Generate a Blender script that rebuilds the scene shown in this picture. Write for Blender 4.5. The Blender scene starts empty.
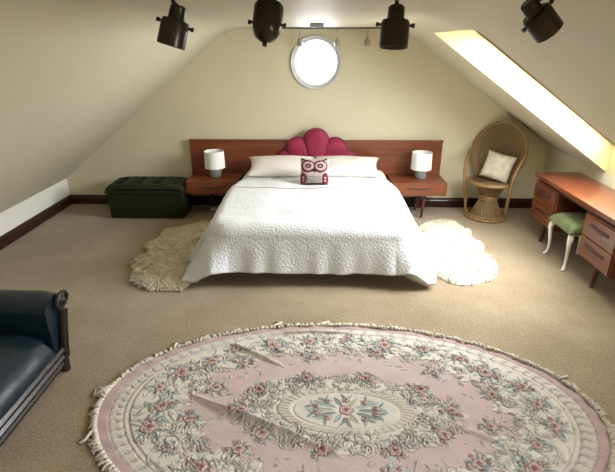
import bpy, bmesh, math, random
import numpy as np
from mathutils import Vector, Matrix, noise
random.seed(7)
rng = np.random.default_rng(7)
PI = math.pi
S = bpy.context.scene
COL = S.collection

# ------------------------------------------------------------------ materials
def new_mat(name):
    m = bpy.data.materials.new(name); m.use_nodes = True
    nt = m.node_tree
    return m, nt, nt.nodes['Principled BSDF']

def plain(name, col, rough=0.6, metal=0.0, var=0.0, vscale=8.0, bump=0.0, bscale=200.0, spec=0.5, sheen=0.0, stretch=None, bdist=0.002):
    m, nt, b = new_mat(name)
    b.inputs['Base Color'].default_value = (*col, 1)
    b.inputs['Roughness'].default_value = rough
    b.inputs['Metallic'].default_value = metal
    b.inputs['Specular IOR Level'].default_value = spec
    if sheen:
        b.inputs['Sheen Weight'].default_value = sheen
        b.inputs['Sheen Roughness'].default_value = 0.4
    tc = nt.nodes.new('ShaderNodeTexCoord')
    src = tc.outputs['Object']
    if stretch:
        mp = nt.nodes.new('ShaderNodeMapping'); mp.inputs['Scale'].default_value = stretch
        nt.links.new(src, mp.inputs['Vector']); src = mp.outputs['Vector']
    if var:
        n = nt.nodes.new('ShaderNodeTexNoise'); n.inputs['Scale'].default_value = vscale; n.inputs['Detail'].default_value = 5
        nt.links.new(src, n.inputs['Vector'])
        r = nt.nodes.new('ShaderNodeValToRGB')
        r.color_ramp.elements[0].position = 0.3; r.color_ramp.elements[1].position = 0.72
        r.color_ramp.elements[0].color = (*[c*(1-var) for c in col], 1)
        r.color_ramp.elements[1].color = (*[min(1, c*(1+var)) for c in col], 1)
        nt.links.new(n.outputs['Fac'], r.inputs['Fac']); nt.links.new(r.outputs['Color'], b.inputs['Base Color'])
    if bump:
        n2 = nt.nodes.new('ShaderNodeTexNoise'); n2.inputs['Scale'].default_value = bscale; n2.inputs['Detail'].default_value = 3
        nt.links.new(src, n2.inputs['Vector'])
        bp = nt.nodes.new('ShaderNodeBump'); bp.inputs['Strength'].default_value = bump; bp.inputs['Distance'].default_value = bdist
        nt.links.new(n2.outputs['Fac'], bp.inputs['Height']); nt.links.new(bp.outputs['Normal'], b.inputs['Normal'])
    return m

def wood(name, dark, light, scale=(2, 40, 40), rough=0.35, coat=0.0):
    m, nt, b = new_mat(name)
    tc = nt.nodes.new('ShaderNodeTexCoord'); mp = nt.nodes.new('ShaderNodeMapping')
    mp.inputs['Scale'].default_value = scale
    n = nt.nodes.new('ShaderNodeTexNoise'); n.inputs['Scale'].default_value = 1.0; n.inputs['Detail'].default_value = 6; n.inputs['Distortion'].default_value = 0.6
    r = nt.nodes.new('ShaderNodeValToRGB')
    r.color_ramp.elements[0].position = 0.3; r.color_ramp.elements[0].color = (*dark, 1)
    r.color_ramp.elements[1].position = 0.7; r.color_ramp.elements[1].color = (*light, 1)
    nt.links.new(tc.outputs['Object'], mp.inputs['Vector']); nt.links.new(mp.outputs['Vector'], n.inputs['Vector'])
    nt.links.new(n.outputs['Fac'], r.inputs['Fac']); nt.links.new(r.outputs['Color'], b.inputs['Base Color'])
    b.inputs['Roughness'].default_value = rough
    b.inputs['Coat Weight'].default_value = coat; b.inputs['Coat Roughness'].default_value = 0.2
    return m

M = {}
M['wall'] = plain('cream wall paint', (0.67, 0.61, 0.44), 0.75, var=0.03, vscale=1.5, bump=0.15, bscale=60)
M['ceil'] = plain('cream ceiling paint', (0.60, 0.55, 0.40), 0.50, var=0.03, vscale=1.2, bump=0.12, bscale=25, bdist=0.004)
M['dwarf'] = plain('daylit wall paint', (0.78, 0.76, 0.68), 0.6)  # left wall's brightness from the rooflight put into a whiter colour
M['reveal'] = plain('yellow-lit reveal paint', (0.70, 0.57, 0.28), 0.5)  # wall paint with the yellow of the daylight put into its colour
M['mahog'] = wood('dark mahogany skirting', (0.018, 0.004, 0.003), (0.045, 0.010, 0.007), (3, 30, 30), 0.3, 0.3)
M['teakX'] = wood('teak along x', (0.13, 0.030, 0.011), (0.24, 0.068, 0.024), (1.6, 30, 45), 0.35, 0.15)
M['teakY'] = wood('teak along y', (0.095, 0.023, 0.009), (0.18, 0.052, 0.019), (45, 1.6, 30), 0.24, 0.25)
M['teakdark'] = wood('dark teak', (0.055, 0.014, 0.008), (0.11, 0.032, 0.016), (30, 30, 3), 0.4)
M['slot'] = plain('slot shadow wood', (0.05, 0.014, 0.008), 0.5)
M['linen'] = plain('white bed linen', (0.80, 0.79, 0.77), 0.85, bump=0.25, bscale=60, bdist=0.004, sheen=0.2)
def duvet_mat():
    m = plain('embossed duvet cotton', (0.70, 0.715, 0.73), 0.85, sheen=0.2)
    nt = m.node_tree; b = nt.nodes['Principled BSDF']
    tc = nt.nodes.new('ShaderNodeTexCoord'); vo = nt.nodes.new('ShaderNodeTexVoronoi'); vo.inputs['Scale'].default_value = 60
    no = nt.nodes.new('ShaderNodeTexNoise'); no.inputs['Scale'].default_value = 34; no.inputs['Detail'].default_value = 5; no.inputs['Distortion'].default_value = 1.5
    ad = nt.nodes.new('ShaderNodeMath'); ad.operation = 'ADD'
    bp = nt.nodes.new('ShaderNodeBump'); bp.inputs['Strength'].default_value = .42; bp.inputs['Distance'].default_value = .008
    nt.links.new(tc.outputs['Object'], vo.inputs['Vector']); nt.links.new(tc.outputs['Object'], no.inputs['Vector'])
    nt.links.new(vo.outputs['Distance'], ad.inputs[0]); nt.links.new(no.outputs['Fac'], ad.inputs[1])
    nt.links.new(ad.outputs[0], bp.inputs['Height']); nt.links.new(bp.outputs['Normal'], b.inputs['Normal'])
    return m
M['duvet'] = duvet_mat()
M['pillow'] = plain('pale pillow linen', (0.74, 0.69, 0.64), 0.85, bump=0.2, bscale=70, bdist=0.003)
M['coral'] = plain('coral piping', (0.48, 0.27, 0.23), 0.8)
M['pinkvel'] = plain('crimson velvet', (0.27, 0.013, 0.05), 0.75, var=0.12, vscale=9, sheen=0.2)
M['maroon'] = plain('maroon piping', (0.22, 0.012, 0.05), 0.7)
M['green'] = plain('bottle green velvet', (0.016, 0.020, 0.006), 0.7, var=0.15, vscale=9, spec=0.2, sheen=0.05)
M['moss'] = plain('moss green velvet', (0.095, 0.115, 0.030), 0.6, var=0.25, vscale=14, sheen=0.4)
M['white'] = plain('white paint', (0.80, 0.78, 0.72), 0.35)
M['cane'] = plain('cane', (0.27, 0.16, 0.062), 0.45, var=0.25, vscale=40)
M['canedark'] = plain('woven cane', (0.155, 0.092, 0.036), 0.6, var=0.3, vscale=90, bump=0.5, bscale=120, bdist=0.004)
M['shade'] = plain('white lampshade', (0.86, 0.85, 0.81), 0.8)
M['lampbase'] = plain('grey glazed ceramic', (0.20, 0.225, 0.205), 0.35)
M['bronze'] = plain('dark bronze metal', (0.045, 0.034, 0.024), 0.3, metal=0.55)
M['bronzeknob'] = plain('black knob', (0.012, 0.011, 0.010), 0.4)
M['lens'] = plain('dull lamp glass', (0.05, 0.05, 0.05), 0.12)
M['grey'] = plain('grey plastic', (0.22, 0.22, 0.20), 0.5)
M['steel'] = plain('dull steel', (0.38, 0.36, 0.32), 0.4, metal=0.6)
M['leather'] = plain('dark teal leather', (0.0045, 0.013, 0.021), 0.34, var=0.2, vscale=6, bump=0.3, bscale=40, bdist=0.004)
M['sofawood'] = wood('dark sofa wood', (0.008, 0.004, 0.004), (0.020, 0.009, 0.007), (30, 4, 30), 0.35, 0.15)
M['cushion'] = plain('cream shimmer fabric', (0.66, 0.60, 0.47), 0.4, var=0.18, vscale=18, bump=0.5, bscale=50, bdist=0.004)
M['owlcream'] = plain('owl cream wool', (0.46, 0.38, 0.35), 0.9, bump=0.3, bscale=250)
M['owlpink'] = plain('owl pink wool', (0.50, 0.32, 0.31), 0.9)
M['owlmaroon'] = plain('owl maroon wool', (0.13, 0.010, 0.022), 0.9)
M['owlblack'] = plain('owl black wool', (0.018, 0.012, 0.014), 0.9)
M['owlgrey'] = plain('owl grey wool', (0.24, 0.22, 0.23), 0.9)
M['frame'] = plain('shaded white window frame', (0.52, 0.52, 0.51), 0.4)  # white frame, its shade put into a greyer base colour
M['woolL'] = plain('beige sheepskin', (0.58, 0.51, 0.37), 0.9, var=0.15, vscale=14)
M['woolR'] = plain('ivory sheepskin', (0.56, 0.51, 0.385), 0.9, var=0.12, vscale=14)
M['fringe'] = plain('cream fringe', (0.58, 0.52, 0.43), 0.9, var=0.15, vscale=30)
M['plug'] = plain('white plastic', (0.75, 0.75, 0.72), 0.4)

def carpet_mat():
    m, nt, b = new_mat('beige carpet')
    tc = nt.nodes.new('ShaderNodeTexCoord')
    n1 = nt.nodes.new('ShaderNodeTexNoise'); n1.inputs['Scale'].default_value = 2.2; n1.inputs['Detail'].default_value = 6; n1.inputs['Roughness'].default_value = 0.6
    n2 = nt.nodes.new('ShaderNodeTexNoise'); n2.inputs['Scale'].default_value = 70; n2.inputs['Detail'].default_value = 4
    r1 = nt.nodes.new('ShaderNodeValToRGB'); r2 = nt.nodes.new('ShaderNodeValToRGB')
    r1.color_ramp.elements[0].position = .34; r1.color_ramp.elements[1].position = .66
    r1.color_ramp.elements[0].color = (0.265, 0.190, 0.108, 1); r1.color_ramp.elements[1].color = (0.345, 0.260, 0.160, 1)
    r2.color_ramp.elements[0].position = .3; r2.color_ramp.elements[1].position = .7
    r2.color_ramp.elements[0].color = (.72, .72, .72, 1); r2.color_ramp.elements[1].color = (1.12, 1.12, 1.12, 1)
    mx = nt.nodes.new('ShaderNodeMix'); mx.data_type = 'RGBA'; mx.blend_type = 'MULTIPLY'; mx.inputs['Factor'].default_value = 1
    for n in (n1, n2): nt.links.new(tc.outputs['Object'], n.inputs['Vector'])
    nt.links.new(n1.outputs['Fac'], r1.inputs['Fac']); nt.links.new(n2.outputs['Fac'], r2.inputs['Fac'])
    nt.links.new(r1.outputs['Color'], mx.inputs['A']); nt.links.new(r2.outputs['Color'], mx.inputs['B'])
    nt.links.new(mx.outputs['Result'], b.inputs['Base Color'])
    bp = nt.nodes.new('ShaderNodeBump'); bp.inputs['Strength'].default_value = .6; bp.inputs['Distance'].default_value = .006
    n3 = nt.nodes.new('ShaderNodeTexNoise'); n3.inputs['Scale'].default_value = 140; n3.inputs['Detail'].default_value = 2
    nt.links.new(tc.outputs['Object'], n3.inputs['Vector'])
    nt.links.new(n3.outputs['Fac'], bp.inputs['Height']); nt.links.new(bp.outputs['Normal'], b.inputs['Normal'])
    b.inputs['Roughness'].default_value = .95; b.inputs['Specular IOR Level'].default_value = .1
    b.inputs['Sheen Weight'].default_value = .25
    return m
M['carpet'] = carpet_mat()

def glass_mat():
    m = bpy.data.materials.new('window glass'); m.use_nodes = True
    nt = m.node_tree; nt.nodes.clear()
    o = nt.nodes.new('ShaderNodeOutputMaterial'); mx = nt.nodes.new('ShaderNodeMixShader')
    t = nt.nodes.new('ShaderNodeBsdfTransparent'); g = nt.nodes.new('ShaderNodeBsdfGlossy'); g.inputs['Roughness'].default_value = .02
    mx.inputs['Fac'].default_value = .05
    nt.links.new(t.outputs[0], mx.inputs[1]); nt.links.new(g.outputs[0], mx.inputs[2]); nt.links.new(mx.outputs[0], o.inputs['Surface'])
    return m
M['glass'] = glass_mat()

# ------------------------------------------------------------------ mesh helpers
class MB:
    def __init__(s): s.v = []; s.f = []; s.mi = []
    def add(s, vs, fs, T=None, mi=0):
        o = len(s.v)
        s.v += [tuple(T @ Vector(v)) if T else tuple(v) for v in vs]
        s.f += [tuple(i+o for i in f) for f in fs]; s.mi += [mi]*len(fs)
        return s
    def box(s, x0, x1, y0, y1, z0, z1, T=None, mi=0):
        vs = [(x0,y0,z0),(x1,y0,z0),(x1,y1,z0),(x0,y1,z0),(x0,y0,z1),(x1,y0,z1),(x1,y1,z1),(x0,y1,z1)]
        return s.add(vs, [(0,3,2,1),(4,5,6,7),(0,1,5,4),(1,2,6,5),(2,3,7,6),(3,0,4,7)], T, mi)
    def tube(s, pts, rad, n=8, closed=False, T=None, mi=0):
        pts = [Vector(p) for p in pts]; k = len(pts)
        rad = rad if isinstance(rad, (list, tuple)) else [rad]*k
        vs = []; fs = []
        up = None
        for i, p in enumerate(pts):
            if closed: t = pts[(i+1) % k] - pts[i-1]
            else: t = pts[min(i+1, k-1)] - pts[max(i-1, 0)]
            t.normalize()
            if up is None:
                up = Vector((0,0,1)) if abs(t.z) < .9 else Vector((1,0,0))
            a = t.cross(up)
            if a.length < 1e-5: a = t.orthogonal()
            a.normalize(); b2 = a.cross(t); b2.normalize(); up = b2
            for j in range(n):
                an = 2*PI*j/n
                vs.append(p + (a*math.cos(an) + b2*math.sin(an))*rad[i])
        kk = k if closed else k-1
        for i in range(kk):
            for j in range(n):
                i2 = (i+1) % k
                fs.append((i*n+j, i*n+(j+1) % n, i2*n+(j+1) % n, i2*n+j))
        if not closed:
            fs.append(tuple(range(n))[::-1]); fs.append(tuple((k-1)*n+j for j in range(n)))
        return s.add(vs, fs, T, mi)
    def lathe(s, prof, n=32, T=None, mi=0, cap=True):
        vs = []; fs = []; k = len(prof)
        for r, z in prof:
            for j in range(n):
                a = 2*PI*j/n; vs.append((r*math.cos(a), r*math.sin(a), z))
        for i in range(k-1):
            for j in range(n):
                fs.append((i*n+j, i*n+(j+1) % n, (i+1)*n+(j+1) % n, (i+1)*n+j))
        if cap:
            fs.append(tuple(range(n))[::-1]); fs.append(tuple((k-1)*n+j for j in range(n)))
        return s.add(vs, fs, T, mi)
    def prism(s, poly, y0, y1, T=None, mi=0):   # poly in (x,z), extruded along y
        n = len(poly)
        vs = [(x, y0, z) for x, z in poly] + [(x, y1, z) for x, z in poly]
        fs = [tuple(range(n)), tuple(range(n, 2*n))[::-1]] + [(i, i+n, (i+1) % n+n, (i+1) % n) for i in range(n)]
        return s.add(vs, fs, T, mi)
    def grid(s, fn, nu, nv, T=None, mi=0, wrap=False):
        vs = [fn(i/(nu if wrap else nu-1), j/(nv-1)) for i in range(nu) for j in range(nv)]
        fs = []
        for i in range(nu if wrap else nu-1):
            i2 = (i+1) % nu
            for j in range(nv-1):
                fs.append((i*nv+j, i2*nv+j, i2*nv+j+1, i*nv+j+1))
        return s.add(vs, fs, T, mi)
    def ball(s, c, r, nu=16, nv=10, T=None, mi=0):
        r = r if isinstance(r, (tuple, list)) else (r, r, r)
        def fn(u, v):
            a = 2*PI*u; p = PI*v
            return (c[0]+r[0]*math.sin(p)*math.cos(a), c[1]+r[1]*math.sin(p)*math.sin(a), c[2]-r[2]*math.cos(p))
        return s.grid(fn, nu, nv, T, mi, wrap=True)
    def build(s, name, mats, parent=None, smooth=True, bevel=0, bseg=2, sub=0, angle=40):
        me = bpy.data.meshes.new(name); me.from_pydata(s.v, [], s.f); me.validate(); me.update()
        mats = mats if isinstance(mats, (list, tuple)) else [mats]
        for m in mats: me.materials.append(m)
        if len(mats) > 1 and len(me.polygons) == len(s.mi): me.polygons.foreach_set('material_index', s.mi)
        bm = bmesh.new(); bm.from_mesh(me); bmesh.ops.recalc_face_normals(bm, faces=bm.faces); bm.to_mesh(me); bm.free()
        if smooth:
            me.polygons.foreach_set('use_smooth', [True]*len(me.polygons))
            me.set_sharp_from_angle(angle=math.radians(angle))
        o = bpy.data.objects.new(name, me); COL.objects.link(o)
        if parent: o.parent = parent
        if bevel:
            b = o.modifiers.new('bevel', 'BEVEL'); b.width = bevel; b.segments = bseg; b.limit_method = 'ANGLE'; b.angle_limit = math.radians(40)
        if sub:
            b = o.modifiers.new('sub', 'SUBSURF'); b.levels = sub; b.render_levels = sub
        return o

def tag(o, label, cat, group=None):
    o['label'] = label; o['category'] = cat
    if group: o['group'] = group
    return o
def thing(name, label, cat, loc=(0,0,0), rotz=0, group=None):
    o = bpy.data.objects.new(name, None); COL.objects.link(o)
    o.empty_display_size = .1
    o.location = loc; o.rotation_euler = (0, 0, rotz)
    return tag(o, label, cat, group)
def struct(o): o['kind'] = 'structure'; return o
def copy_tree(o, parent=None):
    c = o.copy(); COL.objects.link(c)
    if parent: c.parent = parent
    for ch in list(o.children): copy_tree(ch, c)
    return c
def RX(a): return Matrix.Rotation(a, 4, 'X')
def RY(a): return Matrix.Rotation(a, 4, 'Y')
def RZ(a): return Matrix.Rotation(a, 4, 'Z')
def TR(x, y, z): return Matrix.Translation((x, y, z))

# ------------------------------------------------------------------ camera
CAMH = 1.70; FPX = 470.0; VP = (322.0, 43.0)
th = math.atan((236-VP[1])/FPX); yaw = math.atan((VP[0]-307.5)*math.cos(th)/FPX)
fw = Vector((-math.sin(yaw)*math.cos(th), math.cos(yaw)*math.cos(th), -math.sin(th)))
rt = Vector((math.cos(yaw), math.sin(yaw), 0)); upv = rt.cross(fw)
cam = bpy.data.cameras.new('camera'); co = bpy.data.objects.new('camera', cam); COL.objects.link(co)
co.matrix_world = Matrix(((rt.x, upv.x, -fw.x, 0), (rt.y, upv.y, -fw.y, 0), (rt.z, upv.z, -fw.z, CAMH), (0, 0, 0, 1)))
cam.sensor_fit = 'HORIZONTAL'; cam.sensor_width = 36; cam.lens = 36*FPX/615
S.camera = co

# ------------------------------------------------------------------ room
D = 5.05; YF = -2.2; XL = -2.85; XR = 2.42; ZL = 0.295; ZR = 0.69; ZC = 1.84
slR = -0.703; cxR = 0.784
def zslope(x): return ZC + slR*(x-cxR)
def bez(p0, p1, p2, n):
    return [tuple((1-t)**2*a + 2*t*(1-t)*b + t*t*c for a, b, c in zip(p0, p1, p2)) for t in [i/n for i in range(n+1)]]
cL = (-0.93, ZC)
dL = Vector((XL-cL[0], ZL-cL[1])).normalized()
profL = [(XL, ZL)] + [(XL+(cL[0]+dL[0]*.2-XL)*t, ZL+(cL[1]+dL[1]*.2-ZL)*t) for t in (.33, .66)] + bez((cL[0]+dL[0]*.2, cL[1]+dL[1]*.2), cL, (cL[0]+.24, ZC), 10)
XT = 0.86
fil = bez((cxR-.22, ZC), (cxR, ZC), (cxR+.20, zslope(cxR+.20)), 12)
ZT = None
profR = fil + [(1.5, zslope(1.5)), (2.0, zslope(2.0)), (XR, zslope(XR))]
# exact profile point at XT
for i in range(len(profR)-1):
    if profR[i][0] < XT < profR[i+1][0]:
        t = (XT-profR[i][0])/(profR[i+1][0]-profR[i][0]); ZT = profR[i][1] + t*(profR[i+1][1]-profR[i][1])
        profR.insert(i+1, (XT, ZT)); break
prof = profL + profR
ZRt = zslope(XR)
HOLES = [(2.95, 3.97), (-0.45, 0.35)]  # second opening is an unseen rooflight, added to brighten the foreground
ys = sorted(set([YF, 5.12] + [y for h in HOLES for y in h] + [-1, 2, 4.5]))
mb = MB()
for i in range(len(prof)-1):
    (xa, za), (xb, zb) = prof[i], prof[i+1]
    for j in range(len(ys)-1):
        ya, yb = ys[j], ys[j+1]
        if xa >= XT-1e-6 and any(h[0]-1e-6 <= ya and yb <= h[1]+1e-6 for h in HOLES): continue
        mb.add([(xa,ya,za),(xb,ya,zb),(xb,yb,zb),(xa,yb,za)], [(0,1,2,3)])
ceil = mb.build('ceiling', M['ceil'], angle=60); struct(ceil)
bm = bmesh.new(); bm.from_mesh(ceil.data); bmesh.ops.remove_doubles(bm, verts=bm.verts, dist=1e-5); bmesh.ops.recalc_face_normals(bm, faces=bm.faces); bm.to_mesh(ceil.data); bm.free()
# outer blocking skin of the roof so no sky leaks except at the windows is the ceiling itself

struct(MB().box(XL-.1, XR+.1, YF-.1, 5.15, -.1, 0).build('floor', M['carpet'], smooth=False))
struct(MB().box(XL-.1, XL, YF-.1, 5.15, 0, ZL+.0).build('wall_left', M['dwarf'], smooth=False))
struct(MB().box(XR, XR+.1, YF-.1, 5.15, 0, ZRt).build('wall_right', M['wall'], smooth=False))
# gable walls; the back one has the round window hole
WX, WZ, WR = -0.058, 1.517, 0.235
def gable(name, y, hole):
    bm = bmesh.new()
    outer = [(XL-.05, -.02), (XR+.05, -.02), (XR+.05, ZRt+.03)] + [(x, z+.06) for x, z in reversed(prof)] + [(XL-.05, ZL+.03)]
    vo = [bm.verts.new((x, y, z)) for x, z in outer]
    es = [bm.edges.new((vo[i], vo[(i+1) % len(vo)])) for i in range(len(vo))]
    if hole:
        vh = [bm.verts.new((WX+WR*math.cos(2*PI*i/72), y, WZ+WR*math.sin(2*PI*i/72))) for i in range(72)]
        es += [bm.edges.new((vh[i], vh[(i+1) % 72])) for i in range(72)]
    bmesh.ops.triangle_fill(bm, use_beauty=True, use_dissolve=False, edges=es, normal=(0, -1, 0))
    me = bpy.data.meshes.new(name); bm.to_mesh(me); bm.free(); me.materials.append(M['wall'])
    o = bpy.data.objects.new(name, me); COL.objects.link(o); return struct(o)
gable('wall_back', D, True); gable('wall_front', YF+.02, False)
# round window: reveal, frame, pane
mb = MB().lathe([(WR+.002, 0), (WR+.002, .16)], 72, T=TR(WX, D, WZ) @ RX(-PI/2), cap=False)
struct(mb.build('trim_1', M['white']))
w1 = bpy.data.objects.new('window_1', None); COL.objects.link(w1); w1.location = (WX, D, WZ); struct(w1)
mb = MB().lathe([(.258, .0), (.258, -.018), (.252, -.022), (.246, -.018), (.245, -.004), (.214, .006), (.210, .012), (.210, .09), (.222, .10), (.234, .06), (.234, 0)], 72, T=RX(-PI/2), cap=False)
mb.build('window_frame', M['frame'], w1)
MB().lathe([(.215, .070), (.215, .076)], 72, T=RX(-PI/2)).build('pane', M['glass'], w1)
# rooflights on the right slope, the nearer one unseen and added: reveal cheeks, frame, pane
OFF = .25
def zroof(x): return zslope(x) + OFF
xTopRoof = cxR + (ZT-OFF-ZC)/slR
for k, (y0, y1) in enumerate(HOLES):
    mb = MB()
    a, b, c, d = (XT, ZT), (xTopRoof, ZT), (XR, zroof(XR)), (XR, ZRt)
    mb.add([(a[0],y1,a[1]),(b[0],y1,b[1]),(c[0],y1,c[1]),(d[0],y1,d[1])], [(0,1,2,3)])
    mb.add([(a[0],y0,a[1]),(b[0],y0,b[1]),(c[0],y0,c[1]),(d[0],y0,d[1])], [(0,1,2,3)])
    mb.add([(a[0],y0,a[1]),(b[0],y0,b[1]),(b[0],y1,b[1]),(a[0],y1,a[1])], [(0,1,2,3)])
    mb.add([(c[0],y0,c[1]),(d[0],y0,d[1]),(d[0],y1,d[1]),(c[0],y1,c[1])], [(0,1,2,3)])
    struct(mb.build('trim_%d' % (k+2), M['reveal'], smooth=False))
    w = bpy.data.objects.new('window_%d' % (k+2), None); COL.objects.link(w); struct(w)
    Lr = math.hypot(XR-xTopRoof, zroof(XR)-ZT); ang = math.atan2(-(zroof(XR)-ZT), XR-xTopRoof)
    T = TR(xTopRoof, 0, ZT) @ RY(ang)
    mb = MB(); t = .05
    mb.box(-.03, t, y0-.03, y1+.03, -.005, .05, T); mb.box(Lr-t, Lr+.03, y0-.03, y1+.03, -.005, .05, T)
    mb.box(t, Lr-t, y0-.03, y0+t, -.005, .05, T); mb.box(t, Lr-t, y1-t, y1+.03, -.005, .05, T)
    mb.build('window_frame', M['frame'], w, smooth=False, bevel=.004)
    MB().box(t, Lr-t, y0+t, y1-t, .02, .026, T).build('pane', M['glass'], w, smooth=False)
# baseboards
def board(name, T, L):
    p = [(0, 0), (.022, 0), (.022, .075), (.018, .082), (.018, .092), (.008, .105), (0, .105)]
    return struct(MB().prism(p, 0, L, T).build(name, M['mahog'], smooth=False))
board('baseboard_left', TR(XL, YF+.03, 0), D-YF-.03)
board('baseboard_back', TR(XL+.022, D, 0) @ RZ(-PI/2), XR-XL-.044)
board('baseboard_right', TR(XR, D, 0) @ RZ(PI), D-YF-.03)

# ------------------------------------------------------------------ light
w = bpy.data.worlds.new('sky'); S.world = w; w.use_nodes = True
bg = w.node_tree.nodes['Background']; # overcast sky, brightest low in the direction the rooflights face
nt = w.node_tree
tcw = nt.nodes.new('ShaderNodeTexCoord'); dp = nt.nodes.new('ShaderNodeVectorMath'); dp.operation = 'DOT_PRODUCT'
dp.inputs[1].default_value = Vector((.96, 0, .28)).normalized()
mr = nt.nodes.new('ShaderNodeMapRange'); mr.inputs['From Min'].default_value = .3; mr.inputs['From Max'].default_value = 1
mr.inputs['To Min'].default_value = 11; mr.inputs['To Max'].default_value = 36
nt.links.new(tcw.outputs['Generated'], dp.inputs[0]); nt.links.new(dp.outputs['Value'], mr.inputs['Value'])
nt.links.new(mr.outputs['Result'], bg.inputs['Strength'])
bg.inputs['Color'].default_value = (0.90, 0.95, 1.0, 1)
def portal(name, M4, sx, sy):
    l = bpy.data.lights.new(name, 'AREA'); l.shape = 'RECTANGLE'; l.size = sx; l.size_y = sy
    l.cycles.is_portal = True
    o = bpy.data.objects.new(name, l); COL.objects.link(o); o.matrix_world = M4; return o
Lr = math.hypot(XR-xTopRoof, zroof(XR)-ZT); ang = math.atan2(-(zroof(XR)-ZT), XR-xTopRoof)
for k, (y0, y1) in enumerate(HOLES):
    portal('rooflight_portal', TR(xTopRoof, 0, ZT) @ RY(ang) @ TR(Lr/2, (y0+y1)/2, .06), Lr, y1-y0)
portal('round_portal', TR(WX, D+.12, WZ) @ RX(-PI/2), .46, .46)
vs = S.view_settings; vs.view_transform = 'Standard'; vs.look = 'None'; vs.gamma = 1; vs.exposure = 0.38; vs.use_curve_mapping = False
try:
    S.cycles.max_bounces = 12; S.cycles.diffuse_bounces = 8; S.cycles.transparent_max_bounces = 12
except Exception: pass

# ------------------------------------------------------------------ bed
BX = -0.06
bed = thing('double_bed', 'low double bed on short dark legs standing against the wooden headboard', 'bed', (BX, 4.1, 0))
def l(x, y): return (x-BX, y-4.1)
MB().box(-.70, .70, -.78, .86, .085, .20).build('base_frame', M['teakdark'], bed, bevel=.01)
MB().box(-.72, .72, -.84, .86, .20, .40).build('mattress', M['linen'], bed, bevel=.05, bseg=4)
for sx in (-1, 1):
    for y in (-.72, .80):
        MB().lathe([(.020, 0), (.028, .09)], 16, T=TR(.62*sx, y, 0)).build('leg', M['teakdark'], bed)
# duvet: flat cloth dropped over a rounded rectangle
def duvet():
    mb = MB()
    y_head, y_foot = 4.93, 3.245
    ov_s, ov_f = .40, .31
    nu, nv = 150, 150
    def hw(y):    # half width of the bed plan
        t = max(0, min(1, (y-4.25)/.45)); t = t*t*(3-2*t)
        return .785 - .06*t
    R = .16
    def fn(u, v):
        tt = (1-v)
        q = y_head + (y_foot-ov_f-y_head)*tt          # cloth y
        p = (u*2-1)*(.785+ov_s)                       # cloth x
        yb = max(q, y_foot)
        h = hw(yb)
        sgn = 1 if p > 0 else -1
        p = p*( (h+ov_s)/(.785+ov_s) )
        if sgn > 0 and p > h: p = h + (p-h)*.76
        # rounded rect signed distance
        ax = abs(p)-(h-R); ay = (y_foot+R)-q
        if ax > 0 and ay > 0:
            dd = math.hypot(ax, ay); nx, ny = ax/dd*sgn, -ay/dd; d = dd-R
            bx, by = sgn*(h-R)+nx*R, y_foot+R+ny*R
        elif ax >= ay*1 and ax > 0 or (ay <= 0):
            nx, ny = sgn, 0; d = ax-R; bx, by = sgn*h, q
        else:
            nx, ny = 0, -1; d = ay-R; bx, by = p, y_foot
        zt = .425 + .02*math.sin(min(1, max(0, (y_head-q)/1.7))*PI) + .012*noise.noise((p*3, q*3, .3))
        zt += .006*noise.noise((p*9, q*9, 2.3))
        corner = min(1, max(0, ax/R)) * min(1, max(0, ay/R)) if ax > 0 and ay > 0 else 0
        if d <= -.07:
            x, y, z = p, q, zt
            if d > -.2: z -= .0
        else:
            e = d+.07                      # arc distance past the shoulder
            r = .085
            if e < r*PI/2*.93:
                a = e/r
                out = r*math.sin(a) - .07; dn = r*(1-math.cos(a))
            else:
                a = PI/2*.93; e2 = e-r*a
                fl = .30 + .28*corner
                if ny == 0: fl = .10 + .48*min(1, max(0, (4.75-q)/1.35))
                out = r*math.sin(a)-.07 + e2*fl; dn = r*(1-math.cos(a)) + e2*math.sqrt(1-fl*fl)
                s = bx*1.0 if ny else by*1.0
                amp = min(1, e2/.25)
                fold = .028*noise.noise((bx*7, by*7, .5)) + .012*math.sin(s*26+3*noise.noise((s*2.5, 1, 0)))
                out += amp*fold
            x, y, z = bx+nx*out, by+ny*out, zt-dn
        z = max(z, .040)
        return (x+BX, y, z)
    mb.grid(fn, nu, nv)
    o = mb.build('duvet', M['duvet'], angle=180)
    sm = o.modifiers.new('solid', 'SOLIDIFY'); sm.thickness = .018; sm.offset = 1
    return o
dv = tag(duvet(), 'white embossed duvet draped over the double bed down to its foot', 'duvet')
pts = [(BX + (-.74+1.48*i/40), 4.14+.008*math.sin(i*.9), .471+.012*noise.noise(((-.74+1.48*i/40)*3, 4.14*3, .3))) for i in range(41)]
tr = MB().tube(pts, .0026, 6).build('seam_trim', M['coral'], dv); tr['label'] = 'thin coral trim line across the duvet'

def pillow_mb(w, h, t, nu=26, nv=20, pinch=.06, seed=0, flat=3.2):
    mb = MB()
    def side(sg):
        def fn(u, v):
            x = u*2-1; y = v*2-1
            k = max(0, (1-abs(x)**flat))**.5*max(0, (1-abs(y)**flat))**.5
            px = x*(1-pinch*(1-x*x)*0 - pinch*(1-y*y)*abs(x)**2); py = y*(1-pinch*(1-x*x)*abs(y)**2)
            z = sg*t/2*k*(1+.16*noise.noise((x*1.7+seed, y*1.7, sg)))
            return (px*w/2, py*h/2, z)
        return fn
    mb.grid(side(1), nu, nv); mb.grid(side(-1), nu, nv)
    return mb
def weld(o):
    bm = bmesh.new(); bm.from_mesh(o.data); bmesh.ops.remove_doubles(bm, verts=bm.verts, dist=1e-4)
    bmesh.ops.recalc_face_normals(bm, faces=bm.faces); bm.to_mesh(o.data); bm.free()
    o.data.polygons.foreach_set('use_smooth', [True]*len(o.data.polygons))
    return o
def place(o, T):
    o.matrix_world = T; return o
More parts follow.
